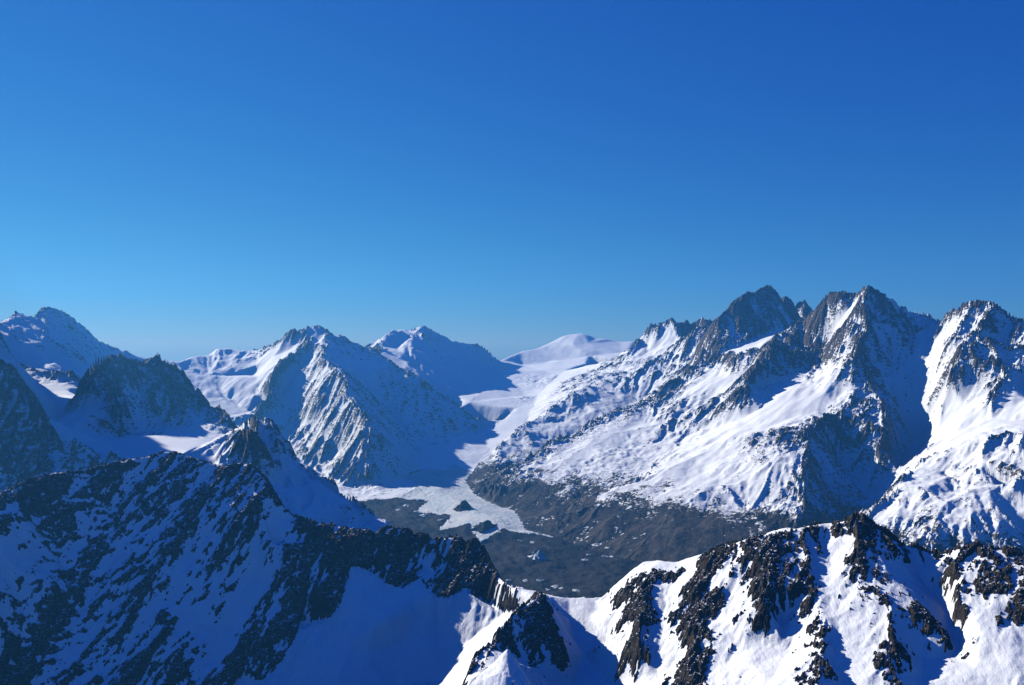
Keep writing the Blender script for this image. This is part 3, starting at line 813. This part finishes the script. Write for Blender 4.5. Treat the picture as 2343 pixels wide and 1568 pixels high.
c('bowl', 0, .1, [(1178, 1416, 1850), (1150, 1436, 1815), (1128, 1448, 1800), (1118, 1470, 1790), (1094, 1492, 1775), (1070, 1512, 1765), (1044, 1556, 1735), (1030, 1625, 1660)], dz=-42)
# --- small rock knob and near snow cone in the middle
c('knob', .55, .8, [(1219, 1361, 2000), (1226, 1356, 1930), (1233, 1352, 1850), (1215, 1372, 1820), (1190, 1392, 1790), (1165, 1410, 1760), (1144, 1424, 1735), (1137, 1452, 1720), (1110, 1478, 1700), (1089, 1493, 1690), (1066, 1545, 1640), (1056, 1620, 1570)], br=.3)
c('knob', .6, .8, [(1233, 1352, 1850), (1250, 1410, 1800), (1268, 1455, 1760), (1283, 1500, 1735)])
c('knob', .45, .7, [(1283, 1500, 1735), (1262, 1515, 1715), (1240, 1527, 1700), (1215, 1525, 1700), (1196, 1518, 1700), (1175, 1500, 1712), (1150, 1490, 1715)])
c('bowl', .1, .2, [(1168, 1502, 1670), (1125, 1530, 1635), (1090, 1600, 1555)])
c('cone', .2, .5, [(1030, 1680, 1400), (1066, 1570, 1495), (1092, 1537, 1525), (1120, 1512, 1550), (1140, 1496, 1565), (1164, 1478, 1580), (1178, 1500, 1565), (1192, 1524, 1548), (1216, 1556, 1520), (1265, 1650, 1450)], back=70, bslope=.55, bowner='bowl', br=.2)
c('cone', .35, .7, [(1164, 1478, 1580), (1150, 1540, 1500), (1140, 1600, 1440), (1130, 1720, 1340)])
c('cone', .05, .3, [(1080, 1640, 1430), (1050, 1740, 1330)], link=False)
c('cone', .4, .5, [(1220, 1680, 1400), (1200, 1760, 1320)], link=False)
# --- right-hand hollow in shade
c('hollow', .25, .4, [(1226, 1356, 1930), (1254, 1361, 1970), (1271, 1370, 1990), (1300, 1368, 1990), (1336, 1366, 1985), (1364, 1373, 1975), (1391, 1369, 1960)], back=380, bslope=.95)
c('hollow', .0, .1, [(1300, 1420, 1905), (1350, 1415, 1900), (1330, 1500, 1800), (1400, 1470, 1810), (1310, 1570, 1710), (1400, 1568, 1690), (1490, 1570, 1610), (1300, 1660, 1600), (1420, 1690, 1540), (1300, 1780, 1440)], link=False)
# --- right ridge
c('right', .05, .3, [(1391, 1369, 1960), (1398, 1359, 1960), (1415, 1337, 1962), (1436, 1316, 1965), (1455, 1295, 1965), (1471, 1282, 1970), (1502, 1279, 1960), (1543, 1285, 1930), (1570, 1297, 1880), (1595, 1286, 1830)], back=400, bslope=.95)
c('right', .6, .8, [(1595, 1286, 1830), (1612, 1272, 1818), (1639, 1254, 1800), (1651, 1248, 1795), (1674, 1245, 1780), (1688, 1238, 1775), (1734, 1230, 1760), (1777, 1223, 1750), (1805, 1219, 1745), (1835, 1212, 1740), (1865, 1203, 1740), (1893, 1196, 1740), (1914, 1201, 1730), (1939, 1190, 1720), (1955, 1181, 1714), (1966, 1178, 1710), (1976, 1182, 1705),
  (1984, 1190, 1700), (2009, 1205, 1690), (2030, 1223, 1680), (2055, 1238, 1670), (2073, 1255, 1660), (2101, 1252, 1655), (2122, 1260, 1650), (2149, 1266, 1640), (2171, 1264, 1630), (2187, 1252, 1610), (2195, 1244, 1605), (2204, 1264, 1600), (2217, 1260, 1590), (2229, 1239, 1585), (2245, 1246, 1578), (2263, 1251, 1570), (2293, 1254, 1560), (2342, 1269, 1540),
  (2480, 1295, 1500), (2750, 1360, 1420)], back=420, bslope=.95)
c('right', .1, .3, [(1777, 1223, 1750), (1790, 1212, 1795), (1804, 1205, 1820), (1822, 1209, 1800), (1835, 1212, 1740)])
c('right', .75, .9, [(1433, 1366, 1862), (1455, 1345, 1858), (1477, 1328, 1852), (1515, 1323, 1850), (1550, 1310, 1842), (1595, 1286, 1830)])
c('right', .85, .9, [(1477, 1328, 1852), (1462, 1380, 1790), (1455, 1420, 1740), (1460, 1464, 1695)])
c('right', .3, .6, [(1391, 1369, 1960), (1412, 1400, 1850), (1435, 1440, 1760), (1460, 1464, 1695), (1490, 1455, 1700), (1520, 1425, 1730)])
c('right', .05, .4, [(1520, 1360, 1800), (1530, 1395, 1760), (1520, 1425, 1730), (1500, 1480, 1680), (1540, 1500, 1640)], link=False)
c('right', .85, 1, [(1595, 1286, 1830), (1602, 1330, 1760), (1610, 1372, 1705), (1590, 1410, 1680), (1575, 1450, 1640), (1590, 1500, 1590), (1600, 1570, 1520), (1590, 1680, 1420)])
c('right', .05, .4, [(1650, 1330, 1715), (1680, 1360, 1680), (1660, 1420, 1630), (1690, 1460, 1585), (1660, 1520, 1545), (1720, 1520, 1510), (1690, 1600, 1460), (1760, 1580, 1430), (1680, 1720, 1360), (1800, 1480, 1530), (1790, 1420, 1590)], link=False)
c('right', .7, 1, [(1734, 1230, 1760), (1738, 1280, 1700), (1748, 1320, 1660), (1752, 1350, 1620), (1750, 1372, 1592)])
c('right', .55, 1, [(1835, 1212, 1740), (1838, 1260, 1690), (1853, 1327, 1628), (1868, 1360, 1590), (1878, 1394, 1552), (1886, 1430, 1510), (1887, 1471, 1466), (1878, 1520, 1425), (1872, 1570, 1380), (1860, 1690, 1290)])
c('right', .03, .2, [(1895, 1225, 1715), (1893, 1272, 1665), (1902, 1330, 1600), (1910, 1394, 1535), (1922, 1486, 1455), (1930, 1568, 1385), (1940, 1700, 1290)], dz=-10)
c('right', .55, 1, [(1966, 1178, 1710), (1962, 1230, 1665), (1964, 1287, 1615), (1975, 1330, 1578), (2000, 1352, 1548), (2040, 1394, 1500), (2032, 1450, 1455), (2034, 1498, 1420), (2067, 1541, 1388), (2075, 1600, 1340)])
c('right', .25, .7, [(2009, 1205, 1690), (2030, 1280, 1612), (2055, 1333, 1562), (2076, 1350, 1540), (2060, 1375, 1520), (2040, 1394, 1500)])
c('right', .65, 1, [(2076, 1350, 1540), (2110, 1400, 1495), (2150, 1440, 1460), (2168, 1462, 1440)])
c('right', .04, .3, [(2100, 1310, 1610), (2140, 1360, 1565), (2170, 1410, 1515), (2190, 1450, 1475), (2180, 1490, 1435), (2110, 1500, 1430), (2100, 1570, 1370), (1990, 1568, 1370), (1990, 1700, 1280), (2140, 1700, 1270)], dz=-6, link=False)
c('right', .5, .9, [(2195, 1244, 1605), (2190, 1300, 1550), (2188, 1360, 1505), (2200, 1400, 1475)])
c('right', .02, .3, [(2250, 1400, 1455), (2230, 1450, 1425), (2290, 1480, 1390), (2240, 1530, 1375), (2330, 1560, 1330), (2450, 1480, 1360), (2260, 1640, 1300), (2450, 1700, 1250)], link=False)
c('right', .55, .9, [(2293, 1254, 1560), (2290, 1320, 1500), (2310, 1370, 1455), (2300, 1410, 1435)])
c('right', .5, .9, [(2400, 1300, 1490), (2380, 1380, 1425), (2345, 1430, 1410)])
B.raw('bowl', 0, .2, [(-2200, 1150, -900), (-1200, 1150, -930), (-500, 1150, -930), (-100, 1150, -800)])
B.raw('right', .1, .3, [(200, 1150, -650), (500, 1150, -600), (800, 1150, -560), (1400, 1150, -600), (1900, 1700, -900), (2700, 3050, -1600)])
B.raw('left', .3, .5, [(-2200, 2000, -800), (-2400, 3050, -1550), (-1200, 3050, -1550), (0, 3050, -1600), (1000, 3050, -1600)])
B.raster(4.0, NLOW, NEAR)

U, V, X, Y = fan(np.concatenate([np.linspace(-.80, -.62, 30), np.linspace(-.62, .62, 1060)[1:], np.linspace(.62, .84, 40)[1:]]), 1180, 2990, 760)
wx = fbm(X, Y, 70, 4, 211) * 6
wy = fbm(X, Y, 70, 4, 231) * 6
soft = B.sample(blur(B.Z, 3), X + wx, Y + wy)
R = B.sample(blur(B.R, 2), X + wx * 2.2, Y + wy * 2.2)
E = B.sample(blur(B.E, 6), X + wx, Y + wy)
OW = B.owner(X + wx, Y + wy)
gx, gy = fgrad(blur(soft, 6), U, V, X, Y)
g0 = np.sqrt(gx * gx + gy * gy)
left = blur((OW == 0).astype(float) + .5 * (OW == 1), 8)
gx = gx * (1 - left) + left * (.35 * gx + .40)
gy = gy * (1 - left) + left * (.35 * gy + .62)
Hs = soft
rib = 0
for k, (lam, A) in enumerate(((150, .045), (80, .060), (42, .060), (22, .05))):
    v, dx, dy = gullies(X, Y, gx, gy, lam * 2.2, 250 + k, 2.2)
    v2 = 1 - 2 * np.sqrt(np.clip((1 - v) * .5, 0, 1)) + .3
    am = lam * A * E * sstep(.12, .8, g0)
    Hs = Hs + am * v2
    gx = gx + dx * am * .7
    gy = gy + dy * am * .7
    rib = rib + v * (1, 1, .9, .7)[k]
rib = rib / 1.9
Hs = Hs + fbm(X, Y, 60, 3, 271) * 1.4 * (.3 + E) + (ridged(X * 1.4, Y * .8, 16, 3, 273, .6) - .2) * .55 * (.25 + E)
# rock: stands out of the snow on ribs and steep ground
ca, sa = math.cos(.55), math.sin(.55)
xa, ya = X * ca - Y * sa, X * sa + Y * ca
n1 = np.where(OW == 5, fbm(X - .15 * Y, Y * .6, 14, 4, 283, .82), fbm(xa, ya * .36, 13, 4, 281, .82))
R = np.where(OW == 2, R * .12, R)
R = np.where((OW == 5), .29 + R * .58, R)
R = np.where((OW == 0), .10 + R * .86, R)
R = np.where((OW == 3) | (OW == 4), .10 + R * .95, R)
n2 = fbm(X, Y, 120, 3, 291, .6)
u = .5 + .25 * (-.60 * rib + .90 * n1 + .25 * n2)
q = R * 1.06 - .09 + np.clip(g0 - .9, -.4, .8) * .12
ex = q - u
blk = ridged(X + 3 * n1, Y, 14, 4, 295, .7)
rockh = np.where(ex > 0, 13 * np.power(np.maximum(ex, 0), .60) * (1 + .8 * blk) + .3, 30 * ex)
rockh = rockh * np.where(OW == 1, 1.25, 1.0)
Hr = Hs + rockh
Hs, Hr = Hs + ZC, Hr + ZC
nv, nu = Hs.shape
print('near fields', round(time.time() - T0, 1))


def components(mask, seeds=None):
    """label connected regions of a grid mask"""
    lab = np.where(mask, np.arange(1, mask.size + 1).reshape(mask.shape), 0)
    big = mask.size + 5
    for it in range(400):
        p = np.pad(np.where(mask, lab, big), 1, constant_values=big)
        m = p[1:-1, 1:-1]
        for a in (0, 1, 2):
            for b in (0, 1, 2):
                m = np.minimum(m, p[a:a + mask.shape[0], b:b + mask.shape[1]])
        m = np.where(mask, m, 0)
        fl = m.ravel()
        for _ in range(3):
            fl = np.where(fl > 0, fl[np.maximum(fl - 1, 0)], 0)
        m = fl.reshape(mask.shape)
        if np.array_equal(m, lab):
            break
        lab = m
    return lab


def grow(lab, mask):
    for it in range(60):
        p = np.pad(lab, 1)
        m = np.zeros_like(lab)
        for a, b in ((0, 1), (1, 0), (1, 2), (2, 1), (0, 0), (2, 2), (0, 2), (2, 0)):
            m = np.maximum(m, p[a:a + lab.shape[0], b:b + lab.shape[1]])
        new = np.where((lab == 0) & mask, m, lab)
        if np.array_equal(new, lab):
            break
        lab = new
    return lab


mask = ex > 0
seed = components(blur(ex, 2) > .13)
lab = grow(np.where(mask, seed, 0), mask)
rest = components(mask & (lab == 0))
lab = np.where(lab == 0, np.where(rest > 0, rest + mask.size, 0), lab)
F = quads(nv, nu)
VS = np.stack([X, Y, Hs], -1).reshape(-1, 3)
VR = np.stack([X, Y, Hr], -1).reshape(-1, 3)
fo = OW.ravel()[F[:, 0]]
clear = (Hr - Hs).ravel()[F].min(1)
fl = lab.ravel()[F].max(1)
print('rock pieces', len(np.unique(fl)), round(time.time() - T0, 1))
NINFO = {
    'left': ('banded_hill', 'big near ridge at lower left, shaded snow slope streaked with slanting dark rock bands', 'ridge'),
    'crags': ('craggy_hill', 'row of dark jagged crags above the smooth shaded snow bowl', 'crag'),
    'bowl': ('snow_bowl_ground', 'smooth deep-blue shaded snow bowl at the bottom middle', 'snowfield'),
    'knob': ('knob_hill', 'small pointed rock and snow knob between the shaded bowl and the shaded hollow', 'hill'),
    'cone': ('cone_hill', 'sunlit snow cone cut off by the bottom edge below the small rock knob', 'hill'),
    'right': ('outcrop_hill', 'near sunlit ridge at lower right, bright snow with many dark rock outcrops', 'ridge'),
    'hollow': ('snow_hollow_ground', 'smooth shaded snow hollow left of the near sunlit ridge', 'snowfield'),
}
for i, nm in enumerate(NEAR):
    sel = fo == i
    f = F[sel & (clear < 1.0)]
    v, f, a = compact(VS, f)
    org = (v[:, 0].mean(), v[:, 1].mean(), v[:, 2].min())
    name, label, cat = NINFO[nm]
    ob = link_mesh(name, v, f, M_SNOW, origin=org)
    tag(ob, label, cat, 'structure')
    rs = sel & (fl > 0)
    ids, cnt = np.unique(fl[rs], return_counts=True)
    # size as it shows: pieces seen larger first
    order = ids[np.argsort(-cnt)]
    keep = order[:280]
    srt = np.nonzero(rs)[0]
    srt = srt[np.argsort(fl[srt], kind='stable')]
    st = {k: (a_, b_) for k, a_, b_ in zip(ids, np.cumsum(cnt) - cnt, np.cumsum(cnt))}
    for k in keep:
        a_, b_ = st[k]
        v, f, _ = compact(VR, F[srt[a_:b_]])
        link_mesh('rock_outcrop', v, f, M_ROCK, origin=(v[:, 0].mean(), v[:, 1].mean(), v[:, 2].min()), smooth=False, parent=ob)
    left_over = np.isin(fl[srt], order[280:])
    if left_over.any():
        v, f, _ = compact(VR, F[srt[left_over]])
        r_ = link_mesh('small_rocks', v, f, M_ROCK, origin=(v[:, 0].mean(), v[:, 1].mean(), v[:, 2].min()), smooth=False, parent=ob)
        r_['kind'] = 'stuff'
print('near done', round(time.time() - T0, 1), len(bpy.data.objects))

# ================================================================== ground sheet and air
me = bpy.data.meshes.new('ground')
gz = ZC - 1620
me.from_pydata([(-20000, -3000, gz), (20000, -3000, gz), (20000, 19000, gz), (-20000, 19000, gz)], [], [(0, 1, 2, 3)])
me.materials.append(M_MOR)
gr = bpy.data.objects.new('ground', me)
col.objects.link(gr)
tag(gr, 'low valley ground under the mountains', 'ground', 'structure')

me = bpy.data.meshes.new('haze')
x0, x1, y0, y1, z0, z1 = -20500, 20500, -3500, 19500, gz - 2, ZC + 1250
me.from_pydata([(x0, y0, z0), (x1, y0, z0), (x1, y1, z0), (x0, y1, z0), (x0, y0, z1), (x1, y0, z1), (x1, y1, z1), (x0, y1, z1)], [],
               [(0, 3, 2, 1), (4, 5, 6, 7), (0, 1, 5, 4), (1, 2, 6, 5), (2, 3, 7, 6), (3, 0, 4, 7)])
hm = bpy.data.materials.new('haze_air')
hm.use_nodes = True
hn, hl = hm.node_tree.nodes, hm.node_tree.links
hn.remove(hn['Principled BSDF'])
pv = hn.new('ShaderNodeVolumePrincipled')
pv.inputs['Color'].default_value = (0.09, 0.42, 1.0, 1)
pv.inputs['Density'].default_value = HAZE
pv.inputs['Anisotropy'].default_value = 0.3
hl.new(pv.outputs[0], hn['Material Output'].inputs['Volume'])
me.materials.append(hm)
hz = bpy.data.objects.new('haze', me)
col.objects.link(hz)
tag(hz, 'thin blue mountain air filling the whole valley', 'haze', 'stuff')


# ================================================================== ice blocks and rubble mounds on the moraine
def far_height(x, y):
    us, vs, Hh = FARGRID
    i = min(max(int(np.searchsorted(us, x / y)), 1), len(us) - 1)
    j = min(max(int(np.searchsorted(vs, math.log(y))), 1), len(vs) - 1)
    return float(Hh[j - 1:j + 1, i - 1:i + 1].mean())


def mound(name, px, py, d, w, h, m, seed, label, cat, group=None, peak=.5):
    """irregular faceted mound, w metres wide and h high"""
    x, y = (px - CX) / FPX * d, d
    r = np.random.default_rng(seed)
    z = far_height(x, y)
    n, k = 16, 5
    V = []
    for j in range(k):
        t = j / k
        for i in range(n):
            a = 2 * math.pi * (i + .5 * (j % 2)) / n
            rad = w * .5 * (1 - t) ** .75 * (1 + r.uniform(-.38, .38))
            V.append((math.cos(a) * rad + peak * w * .18 * t, math.sin(a) * rad * .8, h * (t ** .9) * (1 + r.uniform(-.3, .3)) - h * .15))
    V.append((peak * w * .18, 0, h))
    F = []
    for j in range(k - 1):
        for i in range(n):
            a, b = j * n + i, j * n + (i + 1) % n
            if j % 2 == 0:
                F += [(a, b, a + n), (b, b + n, a + n)]
            else:
                F += [(a, b, b + n), (a, b + n, a + n)]
    for i in range(n):
        F.append(((k - 1) * n + i, (k - 1) * n + (i + 1) % n, k * n))
    me = bpy.data.meshes.new(name)
    me.from_pydata(V, [], F)
    at = me.attributes.new('rock', 'FLOAT', 'POINT')
    at.data.foreach_set('value', np.full(len(V), -.35 if m is M_ICE else .4, dtype=np.float32))
    me.materials.append(m)
    ob = bpy.data.objects.new(name, me)
    ob.location = (x, y, z)
    ob.rotation_euler.z = r.uniform(0, 6)
    col.objects.link(ob)
    tag(ob, label, cat, None, group)
    return ob


mound('ice_mound', 1226, 1282, 5330, 120, 50, M_ICE, 12, 'largest pale ice pyramid standing alone on the grey moraine', 'ice mound', peak=.9)
mound('rubble_mound', 1060, 1174, 6480, 130, 62, M_MOR, 5, 'dark rubble pyramid rising from the pale ice tongue', 'rubble mound')
mound('rubble_mound', 1110, 1207, 6020, 190, 48, M_MOR, 8, 'long low dark rubble hump at the end of the ice tongue', 'rubble mound')
blocks = [(1188, 1236, 5780, 60), (1219, 1241, 5740, 55), (1364, 1245, 5650, 75), (1391, 1256, 5540, 55), (1381, 1270, 5420, 60), (1400, 1273, 5400, 45), (1341, 1285, 5300, 60),
          (1345, 1268, 5450, 40), (913, 1169, 6560, 60), (930, 1160, 6650, 70), (951, 1174, 6500, 60), (972, 1184, 6400, 85), (1204, 1332, 4880, 55), (1232, 1334, 4860, 60), (1270, 1341, 4800, 60),
          (1285, 1346, 4760, 50), (1318, 1352, 4720, 55), (1160, 1326, 4920, 45), (1250, 1350, 4740, 40), (1010, 1196, 6250, 60), (1030, 1203, 6180, 50), (1142, 1222, 5920, 40)]
WHERE = {'tongue': ('small pale ice block in dark rubble beside the lower left edge of the ice tongue', 'ice blocks beside the ice tongue'),
         'scree': ('small pale ice block on the moraine right of the ice pyramid, near the scree foot', 'ice blocks near the scree foot'),
         'front': ('small pale ice block in the row just above the saddle of the near ridges', 'ice blocks along the front of the moraine'),
         'mid': ('small pale ice block at the tip of the ice tongue, above the ice pyramid', 'ice blocks at the tip of the ice tongue')}
for k, (px, py, d, w) in enumerate(blocks):
    wh = 'front' if py > 1315 else 'scree' if px > 1330 else 'tongue' if px < 1040 else 'mid'
    mound('ice_block', px, py, d, w * .9, w * .15, M_ICE, 40 + k, WHERE[wh][0], 'ice block', WHERE[wh][1])
